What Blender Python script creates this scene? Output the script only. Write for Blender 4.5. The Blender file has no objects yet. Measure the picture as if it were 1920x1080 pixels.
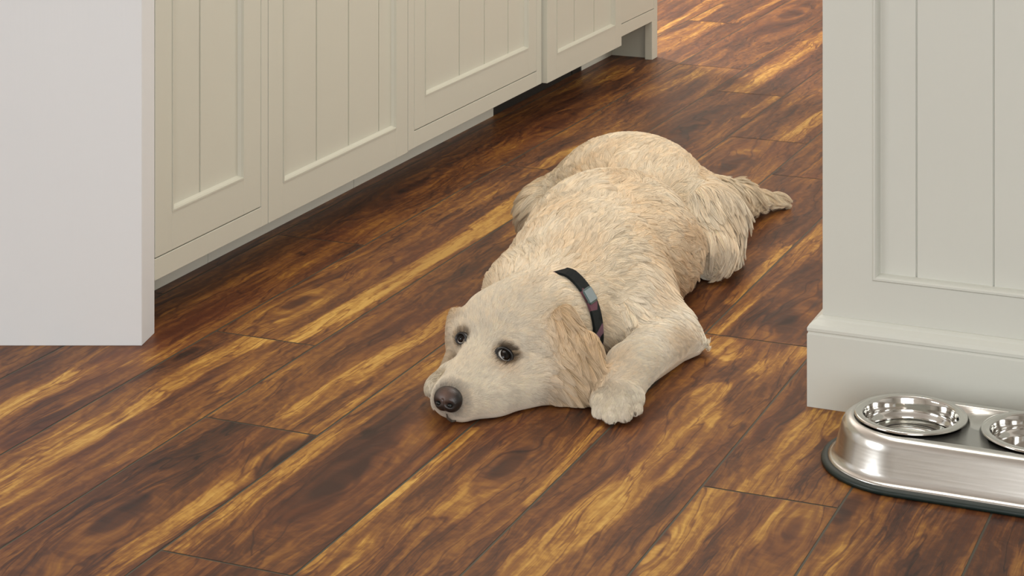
import bpy, bmesh, math, random
import numpy as np
from mathutils import Vector, Matrix
from mathutils.kdtree import KDTree

# ------------------------------------------------------------------ camera
F, CX, Y0, H = 3900.0, 960.0, -650.0, 1.08
sc = bpy.context.scene
cam_d = bpy.data.cameras.new('camera'); cam = bpy.data.objects.new('camera', cam_d)
sc.collection.objects.link(cam); sc.camera = cam
cam.location = (0, 0, H); cam.rotation_euler = (math.pi/2, 0, 0)
cam_d.sensor_width = 36.0; cam_d.lens = 36.0*F/1920.0
cam_d.shift_y = -(540.0 - Y0)/1920.0
cam_d.clip_start = 0.05; cam_d.clip_end = 60
# ------------------------------------------------------------------ colour and world
sc.view_settings.view_transform = 'Standard'; sc.view_settings.look = 'None'
sc.view_settings.gamma = 1.0; sc.view_settings.exposure = 0.0
w = bpy.data.worlds.new('world'); sc.world = w; w.use_nodes = True
w.node_tree.nodes['Background'].inputs[0].default_value = (0.75, 0.86, 0.9, 1)
w.node_tree.nodes['Background'].inputs[1].default_value = 0.6
# ------------------------------------------------------------------ window light
def area(name, loc, to, sx, sy, power, col, spread=180):
    l = bpy.data.lights.new(name, 'AREA'); l.shape = 'RECTANGLE'; l.size = sx; l.size_y = sy
    l.energy = power; l.color = col; l.spread = math.radians(spread)
    o = bpy.data.objects.new(name, l); sc.collection.objects.link(o)
    o.location = loc
    o.rotation_euler = (Vector(to) - Vector(loc)).to_track_quat('-Z', 'Y').to_euler()
    return o
area('window_light_back', (0.3, -2.35, 1.25), (0.3, 3, 1.0), 2.6, 1.95, 122, (0.97, 0.98, 1.0))
area('window_light_left', (-4.3, 1.2, 1.6), (0, 1.8, 0.4), 1.8, 1.3, 60, (0.96, 0.98, 1.0))
area('window_light_right', (3.8, 5.2, 1.6), (0, 4.6, 0.3), 2.2, 1.3, 40, (1.0, 0.98, 0.93))
area('window_light_far', (-1.9, 8.6, 1.5), (0.8, 4.3, 0.0), 1.1, 1.3, 420, (1.0, 0.95, 0.92))
area('ceiling_light', (0.6, 3.4, 2.5), (0.6, 3.4, 0), 1.6, 1.6, 32, (1.0, 0.96, 0.9))

# ------------------------------------------------------------------ frame of the room: u to the right, v along the planks
_a = np.array([2610.0 - CX, F]); _a /= np.hypot(*_a)
AV = Vector((_a[0], _a[1], 0)); AU = Vector((_a[1], -_a[0], 0))
ROT = math.atan2(AU.y, AU.x)
def W(u, v, z=0.0): return AU*u + AV*v + Vector((0, 0, z))
def fl(px, py, z=0.0):
    Y = (H - z)*F/(py - Y0); return Vector(((px - CX)/F*Y, Y, z))
def uv_of(px, py):
    p = fl(px, py); return p.dot(AU), p.dot(AV)
def D(px, py, Y): return Vector(((px - CX)/F*Y, Y, H - (py - Y0)/F*Y))

# ------------------------------------------------------------------ helpers
def srgb(r, g, b):
    f = lambda c: (c/255/12.92) if c/255 <= 0.04045 else ((c/255 + 0.055)/1.055)**2.4
    return (f(r), f(g), f(b), 1)
class NT:
    def __init__(s, name):
        s.m = bpy.data.materials.new(name); s.m.use_nodes = True; s.t = s.m.node_tree
        s.b = s.t.nodes['Principled BSDF']
    def n(s, typ, **kw):
        nd = s.t.nodes.new(typ)
        for k, v in kw.items():
            if k.startswith('i_'):
                key = k[2:]; key = int(key) if key.isdigit() else key.replace('_', ' ')
                if isinstance(v, bpy.types.NodeSocket): s.t.links.new(v, nd.inputs[key])
                else: nd.inputs[key].default_value = v
            else: setattr(nd, k, v)
        return nd
    def link(s, a, b): s.t.links.new(a, b)
    def math(s, op, a, b=0.0, c=None, clamp=False):
        nd = s.t.nodes.new('ShaderNodeMath'); nd.operation = op; nd.use_clamp = clamp
        for i, v in enumerate((a, b) if c is None else (a, b, c)):
            if isinstance(v, bpy.types.NodeSocket): s.t.links.new(v, nd.inputs[i])
            else: nd.inputs[i].default_value = v
        return nd.outputs[0]
    def ramp(s, fac, stops):
        nd = s.t.nodes.new('ShaderNodeValToRGB'); s.t.links.new(fac, nd.inputs[0])
        e = nd.color_ramp.elements
        while len(e) < len(stops): e.new(0.5)
        for el, (p, c) in zip(e, stops): el.position = p; el.color = c
        return nd.outputs[0]
    def mix(s, fac, a, b, mode='MIX'):
        nd = s.t.nodes.new('ShaderNodeMix'); nd.data_type = 'RGBA'; nd.blend_type = mode
        for sock, v in ((nd.inputs[0], fac), (nd.inputs[6], a), (nd.inputs[7], b)):
            if isinstance(v, bpy.types.NodeSocket): s.t.links.new(v, sock)
            else: sock.default_value = v
        return nd.outputs[2]

def paint(name, col, rough=0.42):
    m = NT(name); tc = m.n('ShaderNodeTexCoord')
    nz = m.n('ShaderNodeTexNoise', i_Vector=tc.outputs['Object'], i_Scale=3.0, i_Detail=3.0)
    c2 = tuple(x*0.95 for x in col[:3]) + (1,)
    m.link(m.mix(nz.outputs[0], col, c2), m.b.inputs['Base Color'])
    mp = m.n('ShaderNodeMapping', i_Vector=tc.outputs['Object'], i_Scale=(160, 160, 8))
    n2 = m.n('ShaderNodeTexNoise', i_Vector=mp.outputs[0], i_Scale=1.0, i_Detail=2.0)
    bp = m.n('ShaderNodeBump', i_Height=n2.outputs[0], i_Strength=0.06, i_Distance=0.002)
    m.link(bp.outputs[0], m.b.inputs['Normal'])
    m.b.inputs['Roughness'].default_value = rough
    return m.m
def plain(name, col, rough=0.5, metal=0.0):
    m = NT(name); tc = m.n('ShaderNodeTexCoord')
    nz = m.n('ShaderNodeTexNoise', i_Vector=tc.outputs['Object'], i_Scale=40.0, i_Detail=3.0)
    c2 = tuple(x*0.85 for x in col[:3]) + (1,)
    m.link(m.mix(nz.outputs[0], col, c2), m.b.inputs['Base Color'])
    m.b.inputs['Roughness'].default_value = rough; m.b.inputs['Metallic'].default_value = metal
    return m.m

def empty(name, loc=(0, 0, 0), label=None, cat=None, group=None, rz=0):
    o = bpy.data.objects.new(name, None); sc.collection.objects.link(o)
    o.location = loc; o.rotation_euler = (0, 0, rz); o.empty_display_size = 0.05
    tag(o, label, cat, group); return o
def tag(o, label=None, cat=None, group=None, kind=None):
    if label: o['label'] = label
    if cat: o['category'] = cat
    if group: o['group'] = group
    if kind: o['kind'] = kind
    return o
def mesh_obj(name, verts, faces, mat, parent=None, smooth=False, bevel=0, loc=None):
    me = bpy.data.meshes.new(name); me.from_pydata([tuple(v) for v in verts], [], faces); me.update()
    o = bpy.data.objects.new(name, me); sc.collection.objects.link(o)
    if mat: me.materials.append(mat)
    if smooth:
        for p in me.polygons: p.use_smooth = True
    if parent: o.parent = parent
    if loc is not None: o.location = loc
    if bevel:
        b = o.modifiers.new('bevel', 'BEVEL'); b.width = bevel; b.segments = 2; b.limit_method = 'ANGLE'
    return o
class MB:
    """boxes in (u, v, z) collected into one mesh, world coordinates"""
    def __init__(s): s.v = []; s.f = []
    def box(s, u0, u1, v0, v1, z0, z1):
        i = len(s.v)
        for z in (z0, z1):
            for (u, v) in ((u0, v0), (u1, v0), (u1, v1), (u0, v1)): s.v.append((u, v, z))
        for q in ((3, 2, 1, 0), (4, 5, 6, 7), (0, 1, 5, 4), (1, 2, 6, 5), (2, 3, 7, 6), (3, 0, 4, 7)):
            s.f.append(tuple(i + k for k in q))
        return s
    def prism(s, prof, axis, t0, t1, m0=0.0, m1=0.0, mc=0.0):
        """profile [(a, z)] swept along axis ('u' or 'v'); mitre moves the ends by m*(a - mc)"""
        i = len(s.v); n = len(prof)
        for k, (t, m) in enumerate(((t0, m0), (t1, m1))):
            for (a, z) in prof:
                tt = t + m*(a - mc)
                s.v.append((a, tt, z) if axis == 'v' else (tt, a, z))
        s.f.append(tuple(i + k for k in range(n))); s.f.append(tuple(i + n + k for k in reversed(range(n))))
        for k in range(n):
            k2 = (k + 1) % n; s.f.append((i + k, i + n + k, i + n + k2, i + k2))
        return s
    def build(s, name, mat, parent=None, bevel=0, origin=(0, 0, 0), smooth=False):
        ou, ov, oz = origin
        o = mesh_obj(name, [(a - ou, b - ov, c - oz) for a, b, c in s.v], s.f, mat, parent, smooth, bevel)
        bm = bmesh.new(); bm.from_mesh(o.data); bmesh.ops.recalc_face_normals(bm, faces=bm.faces); bm.to_mesh(o.data); bm.free()
        if parent is None: o.location = W(ou, ov, oz); o.rotation_euler = (0, 0, ROT)
        return o

M_CAB = paint('cabinet_paint', srgb(197, 195, 180))
M_CAB_LIT = paint('cabinet_paint_lit', srgb(221, 223, 223), 0.4)  # cabinet paint made paler, window light on the end put into its colour
M_WALL = paint('wall_paint', srgb(204, 205, 195), 0.5)
M_ROOM = paint('room_paint', srgb(225, 222, 215), 0.8)
M_TOE = paint('toe_kick_paint', srgb(205, 203, 190), 0.5)
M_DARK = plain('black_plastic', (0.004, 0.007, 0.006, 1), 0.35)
M_STONE = plain('worktop_stone', srgb(205, 203, 198), 0.25)

# ================================================================== FLOOR
PW, S0 = 0.1805, -1.7265
JO = {-2: [3.0], -1: [3.39, 5.84], 0: [2.868, 4.035], 1: [2.540, 3.73, 4.926], 2: [2.142, 3.31, 4.472], 3: [3.0, 4.18],
      4: [1.985, 3.162, 4.33], 5: [2.581, 3.75], 6: [2.0, 3.17]}
# (pixel polyline, width in metres, value)  + is pale sapwood, - is dark heartwood
G = [([(330,1028),(490,905),(672,775),(850,650)],.030,1.2), ([(215,1062),(385,940),(550,822)],.022,.9),
 ([(516,803),(609,742),(703,681),(797,622),(845,590)],.022,1.3), ([(275,757),(380,684),(458,646),(495,633)],.032,.8),
 ([(542,638),(609,604),(690,557),(760,512),(850,460),(988,384)],.022,1.2), ([(0,925),(60,880),(130,830)],.06,.6),
 ([(0,770),(120,715),(260,668)],.035,.6), ([(578,1064),(720,945),(885,808)],.013,.9), ([(690,1035),(760,1000),(830,975)],.05,.5),
 ([(985,1060),(1120,962),(1230,882),(1311,789),(1330,740)],.032,1.1), ([(1000,940),(1120,808)],.012,.9),
 ([(1415,932),(1460,870),(1520,795)],.03,1.2), ([(1240,1062),(1307,985),(1358,922)],.028,1.1),
 ([(1407,1030),(1503,961)],.05,.45), ([(1527,1060),(1640,1020),(1719,985)],.05,.5), ([(1380,560),(1435,505),(1475,470)],.020,1.0),
 ([(1334,620),(1404,560),(1476,500),(1546,428)],.020,1.2), ([(1334,634),(1375,660)],.035,.8), ([(1420,700),(1500,655)],.03,.6),
 ([(1012,311),(1081,283)],.03,.9), ([(900,420),(987,358)],.02,.9), ([(1481,261),(1542,215)],.022,1.3), ([(1295,38),(1337,12)],.03,1.1),
 ([(1237,88),(1335,41)],.05,.9), ([(1376,173),(1461,120),(1540,67)],.05,.9), ([(1400,217),(1451,183)],.014,1.1),
 ([(1000,175),(1100,150),(1152,134)],.06,.8), ([(505,430),(700,328),(923,214)],.008,.6), ([(1235,60),(1330,0)],.012,1.0), ([(1250,120),(1400,30),(1460,0)],.012,.8),
 ([(700,350),(800,320),(900,262)],.03,.4), ([(330,560),(420,540),(520,500)],.04,.35),
 ([(1210,180),(1300,140)],.05,.5), ([(1420,850),(1400,800)],.02,.5), ([(1340,1000),(1380,960)],.02,.4), ([(1560,800),(1580,770)],.03,.5),
 ([(28,824),(169,749),(366,660)],.022,-1.3), ([(265,965),(347,911),(380,880)],.055,-.8), ([(320,860),(450,806)],.04,-.8), ([(160,1010),(240,975)],.05,-.6),
 ([(647,868),(730,790),(797,728)],.05,-.8), ([(560,945),(656,882)],.05,-.8), ([(421,1040),(600,950)],.04,-.7), ([(400,1000),(560,880),(700,775)],.018,-1.0),
 ([(760,930),(891,826)],.05,-.9), ([(690,1070),(800,990)],.03,-.7), ([(940,880),(1060,800)],.05,-.8), ([(1134,798),(1200,765),(1260,730),(1330,700)],.06,-1.0),
 ([(1000,985),(1100,920),(1210,840)],.022,-.8), ([(1144,1035),(1307,894),(1398,800)],.03,-.7), ([(1335,885),(1425,850)],.05,-.9),
 ([(1470,930),(1530,880),(1580,825)],.035,-.8), ([(1262,1022),(1330,988)],.03,-1.0), ([(1335,1050),(1417,951)],.018,-.9), ([(1430,1050),(1455,1035)],.03,-1.1),
 ([(1585,970),(1622,928)],.045,-1.0), ([(1738,972),(1745,945)],.015,-.9), ([(1850,1060),(1910,985)],.08,-.8), ([(1330,700),(1365,688)],.035,-.9),
 ([(1400,755),(1470,700)],.045,-.9), ([(1440,590),(1500,618)],.06,-1.0), ([(1475,560),(1540,500)],.05,-.5), ([(1275,545),(1330,520)],.06,-.8),
 ([(760,352),(800,342)],.03,-1.3), ([(1275,245),(1305,240)],.035,-1.2), ([(1350,318),(1390,305)],.035,-1.2), ([(545,572),(575,560)],.025,-1.2),
 ([(930,262),(1100,200)],.05,-.7), ([(1180,60),(1240,150)],.03,-.3), ([(1380,85),(1480,40)],.06,-.8), ([(640,400),(720,380)],.05,-.6), ([(860,350),(960,330)],.05,-.6),
 ([(1420,130),(1480,95)],.03,-.8), ([(1290,185),(1360,110)],.03,-.7), ([(420,540),(560,480)],.03,-.7), ([(600,530),(760,470),(860,400)],.025,-.8),
 ([(1480,170),(1540,130)],.03,-.6), ([(1440,240),(1540,160)],.03,-.5), ([(1400,400),(1500,350)],.04,-.5), ([(620,690),(700,650),(740,610)],.03,-.7),
 ([(400,770),(480,720)],.03,-.5), ([(30,1020),(160,940),(300,850)],.02,-.7), ([(560,640),(640,600)],.02,-.8)]
# knots: pixel, radius in metres
KN = [(775,348,.04),(1290,245,.045),(1370,310,.045),(560,566,.035),(1482,28,.06),(637,901,.05),(225,972,.05),(1475,608,.05),(958,868,.035),(1592,948,.035),(352,662,.022),(30,832,.022),(1240,1010,.022),(1490,990,.03),(905,330,.035),(530,850,.045),(1040,235,.04)]
def build_floor():
    knots = [uv_of(a, b) + (r,) for a, b, r in KN]
    strokes = []
    for pl, wd, val in G:
        q = [uv_of(*p) for p in pl]; strokes.append((np.array(q), wd, val, q[len(q)//2] if len(q) > 2 else tuple((np.array(q[0]) + np.array(q[-1]))/2)))
    rng = np.random.RandomState(11)
    V = []; Fc = []; rnd = []; hue = []; wq = []
    base = 0
    g = 0.0017
    for c in range(-17, 24):
        u0 = S0 + PW*c; u1 = u0 + PW
        js = sorted(JO.get(c, [3.0 + rng.rand()*1.18]))
        while js[0] > -3.2: js.insert(0, js[0] - 1.172)
        while js[-1] < 9.2: js.append(js[-1] + 1.172)
        for v0, v1 in zip(js[:-1], js[1:]):
            cu, cv = (u0 + u1)/2, (v0 + v1)/2; X = cu*AU.x + cv*AV.x; Y = cu*AU.y + cv*AV.y
            vis = 1.3 < Y < 7.5 and abs(X) < 0.3*Y + 0.5
            nu, nv = (20, 70) if vis else (2, 6)
            uu = np.linspace(u0 + g, u1 - g, nu + 1); vv = np.linspace(v0 + g, v1 - g, nv + 1)
            U, VV = np.meshgrid(uu, vv, indexing='ij'); U = U.ravel(); VV = VV.ravel()
            h = np.zeros_like(U); hg = np.zeros_like(U); du_ = np.zeros_like(U); dv_ = np.zeros_like(U); kr = np.full_like(U, 9.0)
            if vis:
                for q, wd, val, mid in strokes:
                    if not (u0 < mid[0] < u1 and v0 < mid[1] < v1): continue
                    d = np.full_like(U, 9.0)
                    for a, b in zip(q[:-1], q[1:]):
                        ab = b - a; t = np.clip(((U - a[0])*ab[0] + (VV - a[1])*ab[1])/max(ab@ab, 1e-9), 0, 1)
                        # distance is compressed along the plank so that strokes fade out slowly
                        d = np.minimum(d, np.hypot(U - a[0] - t*ab[0], (VV - a[1] - t*ab[1])*0.45))
                    if val > 0: hg = np.maximum(hg, val*np.clip(1.5 - d/(wd*.85), 0, 1))
                    else: h += val*np.clip(1.5 - d/(wd*.6), 0, 1)
                h = h*(1 - np.clip(hg*1.3, 0, 1)) + hg
            if vis:
                for ku, kv_, r in knots:
                    if not (u0 < ku < u1 and v0 < kv_ < v1): continue
                    a_ = U - ku; b_ = (VV - kv_)*.26; rr = np.hypot(a_, b_)/r; e_ = np.exp(-rr*rr*.5)
                    du_ -= a_*e_*.95; dv_ -= b_*e_*.9; kr = np.minimum(kr, rr)
            wq.append(np.stack([du_, dv_, kr], 1))
            V.append(np.stack([U, VV, np.zeros_like(U)], 1)); hue.append(np.clip(h, -1.3, 1.3))
            rnd.append(np.tile(rng.rand(3), (len(U), 1)))
            ii = np.arange((nu + 1)*(nv + 1)).reshape(nu + 1, nv + 1) + base
            Fc.append(np.stack([ii[:-1, :-1], ii[1:, :-1], ii[1:, 1:], ii[:-1, 1:]], -1).reshape(-1, 4))
            base += len(U)
    # slab under the planks shows in the joints
    b = np.array([(-4.8, -3.2, -.0004), (4.3, -3.2, -.0004), (4.3, 9.2, -.0004), (-4.8, 9.2, -.0004)]); V.append(b)
    hue.append(np.full(4, -9.0)); wq.append(np.full((4, 3), 9.0)); rnd.append(np.zeros((4, 3))); Fc.append(np.array([[0, 1, 2, 3]]) + base)
    V = np.concatenate(V); Fc = np.concatenate(Fc)
    me = bpy.data.meshes.new('floor'); me.from_pydata(V.tolist(), [], Fc.tolist()); me.update()
    a = me.attributes.new('hue', 'FLOAT', 'POINT'); a.data.foreach_set('value', np.concatenate(hue).astype(np.float32))
    a = me.attributes.new('rnd', 'FLOAT_VECTOR', 'POINT'); a.data.foreach_set('vector', np.concatenate(rnd).astype(np.float32).ravel())
    a = me.attributes.new('knot', 'FLOAT_VECTOR', 'POINT'); a.data.foreach_set('vector', np.concatenate(wq).astype(np.float32).ravel())
    o = bpy.data.objects.new('floor', me); sc.collection.objects.link(o); o.rotation_euler = (0, 0, ROT); o['kind'] = 'structure'
    m = NT('acacia_planks'); tc = m.n('ShaderNodeTexCoord')
    rn = m.n('ShaderNodeAttribute', attribute_name='rnd'); hu = m.n('ShaderNodeAttribute', attribute_name='hue')
    off = m.n('ShaderNodeVectorMath', operation='MULTIPLY_ADD'); m.link(rn.outputs['Vector'], off.inputs[0])
    off.inputs[1].default_value = (7.3, 9.1, 5.7); m.link(tc.outputs['Object'], off.inputs[2])
    kn = m.n('ShaderNodeAttribute', attribute_name='knot'); ksep = m.n('ShaderNodeSeparateXYZ', i_Vector=kn.outputs['Vector'])
    kadd = m.n('ShaderNodeVectorMath', operation='MULTIPLY_ADD'); m.link(kn.outputs['Vector'], kadd.inputs[0]); kadd.inputs[1].default_value = (1, 1, 0); m.link(off.outputs[0], kadd.inputs[2])
    P = kadd.outputs[0]
    def noise(vec, scale, sx, sy, det=4.0, rough=0.55, dist=0.0):
        mp = m.n('ShaderNodeMapping', i_Vector=vec, i_Scale=(sx, sy, 1))
        return m.n('ShaderNodeTexNoise', i_Vector=mp.outputs[0], i_Scale=scale, i_Detail=det, i_Roughness=rough, i_Distortion=dist)
    # domain warp so that grain swirls round knots
    wn = noise(P, 1.0, 7, 3.0, 3.0)
    ws = m.n('ShaderNodeVectorMath', operation='SUBTRACT'); m.link(wn.outputs['Color'], ws.inputs[0]); ws.inputs[1].default_value = (.5, .5, .5)
    wm = m.n('ShaderNodeVectorMath', operation='MULTIPLY_ADD'); m.link(ws.outputs[0], wm.inputs[0]); wm.inputs[1].default_value = (.055, .16, 0); m.link(P, wm.inputs[2])
    Q = wm.outputs[0]
    big = noise(Q, 1.0, 20, 2.6, 3.0, 0.6).outputs[0]
    mid = noise(Q, 1.0, 60, 3.6, 4.0, 0.62).outputs[0]
    fine = noise(Q, 1.0, 330, 9, 3.0, 0.6).outputs[0]
    cross = noise(P, 1.0, 30, 140, 2.0, 0.6).outputs[0]
    rings = m.n('ShaderNodeTexWave', wave_type='BANDS', bands_direction='X', i_Vector=Q, i_Scale=14.0, i_Distortion=9.0, i_Detail=3.0, i_Detail_Scale=2.2, i_Detail_Roughness=.6)
    x = m.math('MULTIPLY_ADD', big, 1.15, -.165)
    x = m.math('ADD', x, m.math('MULTIPLY_ADD', mid, .62, -.31))
    x = m.math('ADD', x, m.math('MULTIPLY_ADD', fine, .55, -.275))
    x = m.math('ADD', x, m.math('MULTIPLY_ADD', cross, .10, -.05))
    x = m.math('ADD', x, m.math('MULTIPLY_ADD', rings.outputs['Fac'], .12, -.06))
    # rings and dark heart of the knots
    kq = m.math('MULTIPLY_ADD', m.math('SUBTRACT', mid, .5), .9, ksep.outputs[2])
    env = m.n('ShaderNodeMapRange', interpolation_type='SMOOTHSTEP', i_Value=kq, i_From_Min=1.7, i_From_Max=.5)
    core = m.n('ShaderNodeMapRange', interpolation_type='SMOOTHSTEP', i_Value=kq, i_From_Min=.45, i_From_Max=.12)
    x = m.math('MULTIPLY_ADD', m.math('MULTIPLY', m.math('SINE', m.math('MULTIPLY', kq, 15.0)), env.outputs[0]), .065, x)
    x = m.math('MULTIPLY_ADD', core.outputs[0], -.26, x)
    # transcribed figure of the boards, its edge roughened by the grain
    hq = m.math('MULTIPLY_ADD', m.math('SUBTRACT', mid, .5), .9, hu.outputs['Fac'])
    pos = m.n('ShaderNodeMapRange', interpolation_type='SMOOTHSTEP', i_Value=hq, i_From_Min=.28, i_From_Max=.72)
    neg = m.n('ShaderNodeMapRange', interpolation_type='SMOOTHSTEP', i_Value=hq, i_From_Min=-.25, i_From_Max=-.85)
    x = m.math('MULTIPLY_ADD', pos.outputs[0], .29, x)
    x = m.math('MULTIPLY_ADD', neg.outputs[0], -.15, x)
    vn = noise(Q, 1.0, 26, 2.6, 3.0, 0.55, .3).outputs[0]
    vein = m.n('ShaderNodeMapRange', interpolation_type='SMOOTHSTEP', i_Value=m.math('ABSOLUTE', m.math('SUBTRACT', vn, .5)), i_From_Min=.022, i_From_Max=.0)
    x = m.math('MULTIPLY_ADD', vein.outputs[0], -.22, x)
    sep = m.n('ShaderNodeSeparateXYZ', i_Vector=rn.outputs['Vector'])
    x = m.math('ADD', x, m.math('MULTIPLY_ADD', sep.outputs[2], .14, -.07))
    x = m.math('MULTIPLY_ADD', x, .87, .085)
    col = m.ramp(x, [(0.0, srgb(38, 22, 16)), (.16, srgb(62, 36, 24)), (.36, srgb(88, 52, 30)), (.51, srgb(117, 73, 37)), (.65, srgb(142, 95, 43)), (.80, srgb(180, 133, 60)), (.97, srgb(208, 165, 84))])
    # reddish drift
    red = noise(P, 1.0, 9, 2.0, 2.0).outputs[0]
    col = m.mix(m.math('MULTIPLY', m.math('SUBTRACT', red, .5, clamp=True), 1.2, clamp=True), col, srgb(112, 58, 36))
    seam = m.math('LESS_THAN', hu.outputs['Fac'], -5.0)
    col = m.mix(seam, col, srgb(76, 72, 62))
    m.link(col, m.b.inputs['Base Color'])
    m.link(m.math('MULTIPLY_ADD', fine, .16, .36), m.b.inputs['Roughness'])
    m.b.inputs['Specular IOR Level'].default_value = 0.24
    bp = m.n('ShaderNodeBump', i_Height=m.math('ADD', fine, m.math('MULTIPLY', mid, .5)), i_Strength=0.12, i_Distance=0.0015)
    m.link(bp.outputs[0], m.b.inputs['Normal'])
    me.materials.append(m.m)
    return o
build_floor()

# ================================================================== ROOM SHELL (out of the picture, it closes the light)
def room():
    def wall(name, pts, holes=()):
        pass
    def box(name, x0, x1, y0, y1, z0, z1, mat=M_ROOM, kind='structure', holes=(), axis='x'):
        # a wall as boxes round its window openings
        vs = []; fs = []
        def add(a0, a1, z0_, z1_):
            i = len(vs)
            if axis == 'x': X0, X1, Y0_, Y1 = a0, a1, y0, y1
            else: X0, X1, Y0_, Y1 = x0, x1, a0, a1
            for z in (z0_, z1_):
                for q in ((X0, Y0_), (X1, Y0_), (X1, Y1), (X0, Y1)): vs.append((q[0], q[1], z))
            for q in ((3, 2, 1, 0), (4, 5, 6, 7), (0, 1, 5, 4), (1, 2, 6, 5), (2, 3, 7, 6), (3, 0, 4, 7)): fs.append(tuple(i + k for k in q))
        A0, A1 = (x0, x1) if axis == 'x' else (y0, y1)
        if holes:
            h0, h1, hz0, hz1 = holes
            add(A0, h0, z0, z1); add(h1, A1, z0, z1); add(h0, h1, z0, hz0); add(h0, h1, hz1, z1)
        else: add(A0, A1, z0, z1)
        o = mesh_obj(name, vs, fs, mat); o['kind'] = kind; return o
    box('ceiling', -4.6, 4.1, -2.6, 9.0, 2.6, 2.7)
    box('wall_back', -4.6, 4.1, -2.6, -2.5, 0, 2.6, holes=(-1.0, 1.6, 0.25, 2.25))
    box('wall_far', -4.6, 4.1, 8.9, 9.0, 0, 2.6, holes=(-2.5, -1.3, 0.85, 2.15))
    box('wall_left', -4.6, -4.5, -2.5, 8.9, 0, 2.6, holes=(0.3, 2.1, 0.95, 2.25), axis='y')
    box('wall_outer', 4.0, 4.1, -2.5, 8.9, 0, 2.6, holes=(4.1, 6.3, 0.95, 2.25), axis='y')
room()

# ================================================================== CABINET RUN
UF = -1.81; DEP = 0.60; TOP = 0.88
K = UF/-1.82
def cv(px, py, u=UF):
    d = Vector(((px - CX)/F, 1.0, 0)); t = u/d.dot(AU); return t*d.dot(AV), H - (py - Y0)/F*t
def panel_frame(mb, v0, v1, z0, z1, fw_l, fw_r, fw_b, fw_t, uf, th):
    """stiles and rails of one door, front at uf"""
    mb.box(uf - th, uf, v0, v0 + fw_l, z0, z1); mb.box(uf - th, uf, v1 - fw_r, v1, z0, z1)
    mb.box(uf - th, uf, v0 + fw_l, v1 - fw_r, z0, z0 + fw_b); mb.box(uf - th, uf, v0 + fw_l, v1 - fw_r, z1 - fw_t, z1)
def moulding(v0, v1, z0, z1, uf, w_=0.0062):
    """bead with a sloped inner face round the sunk panel"""
    mb = MB()
    pr = [(uf - .012, 0), (uf - .012, w_), (uf - .0085, w_), (uf - .003, w_*.55), (uf + .0015, w_*.4), (uf + .0015, 0)]
    def ring(seg, flip):
        pass
    vs, fs = [], []
    cor = [(v0, z0, 1, 1), (v1, z0, -1, 1), (v1, z1, -1, -1), (v0, z1, 1, -1)]
    n = len(pr)
    for (v, z, sv, sz) in cor:
        for (u, d) in pr: vs.append((u, v + sv*d, z + sz*d))
    for k in range(4):
        a = k*n; b = ((k + 1) % 4)*n
        for j in range(n):
            j2 = (j + 1) % n; fs.append((a + j, b + j, b + j2, a + j2))
    mb.v = vs; mb.f = fs; return mb
def boards(v0, v1, z0, z1, uf, pitch, mb=None, off=0.0):
    """tongue and groove boards as one surface with V grooves"""
    mb = mb or MB(); ks = [v0]
    t = v0 + off if off else v0 + pitch
    while t < v1 - .02: ks.append(t); t += pitch
    ks.append(v1); gw = .0022
    for i, (a, b) in enumerate(zip(ks[:-1], ks[1:])):
        a2 = a + (gw if i else 0); b2 = b - (gw if i < len(ks) - 2 else 0)
        mb.box(uf - .006, uf, a2, b2, z0, z1)
    mb.box(uf - .010, uf - .0025, v0, v1, z0, z1)
    return mb
def cabinet(name, label, cat, group, v0, v1, door, zrail, inset=True, proud=0.0, panel=True, pitch=.1, poff=0.0, toe='paint', zb=None, legs=None):
    """base cabinet of the run; door = (v0, v1, z0); panel = (v0, v1, z0)"""
    o = empty(name, W((UF - DEP/2), (v0 + v1)/2, 0), label, cat, group, ROT)
    og = (UF - DEP/2, (v0 + v1)/2, 0)
    uf = UF + proud; th = .02
    body = MB().box(UF - DEP, UF - th - .004, v0 + .0005, v1 - .0005, .105, TOP)
    body.build('carcass', M_CAB, o, origin=og)
    if inset:
        fr = MB(); d0, d1, dz = door; zt = TOP - .035
        gp = .0018
        if d0 - gp > v0 + .002: fr.box(UF - th, UF, v0, d0 - gp, zrail, TOP)
        if v1 > d1 + gp + .002: fr.box(UF - th, UF, d1 + gp, v1, zrail, TOP)
        fr.box(UF - th, UF, d0 - gp, d1 + gp, zrail, dz - gp); fr.box(UF - th, UF, d0 - gp, d1 + gp, zt + gp, TOP)
        fr.build('face_frame', M_CAB, o, bevel=.0006, origin=og)
        gap = MB().box(UF - th - .003, UF - th + .002, d0 - .0017, d1 + .0017, dz - .003, zt + .003); gap.build('door_gap', M_GAP, o, origin=og)
    else:
        d0, d1, dz = door; zt = TOP
    if panel:
        p0, p1, pz = panel; pt = zt - (pz - dz)
        dm = MB(); panel_frame(dm, d0, d1, dz, zt, p0 - d0, d1 - p1, pz - dz, zt - pt, uf, th)
        dr = dm.build('door', M_CAB, o, bevel=.0007, origin=og)
        for mb_, nm in ((moulding(p0, p1, pz, pt, uf), 'moulding'), (boards(p0, p1, pz, pt, uf - .0085, pitch, off=poff), 'beadboard_panel')):
            q = mb_.build(nm, M_CAB, o, origin=og); q.parent = dr
    else:
        MB().box(UF - th, uf, d0, d1, dz, zt).build('door', M_CAB, o, bevel=.0007, origin=og)
    if toe:
        if toe == 'paint': MB().box(UT - .018, UT, v0, v1, 0.0, .105).build('toe_kick', M_TOE, o, origin=og)
        elif toe == 'dark': MB().box(UT - .018, UT - .001, v0, v1, 0.0, .105).build('toe_kick', M_DARK, o, origin=og)
        else:
            for (a, b, mm, nm) in toe: MB().box(UT - .018, UT if mm is M_TOE else UT - .002, a, b, 0.0, .105).build(nm, mm, o, origin=og)
    return o, og
UT = -1.932
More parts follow.
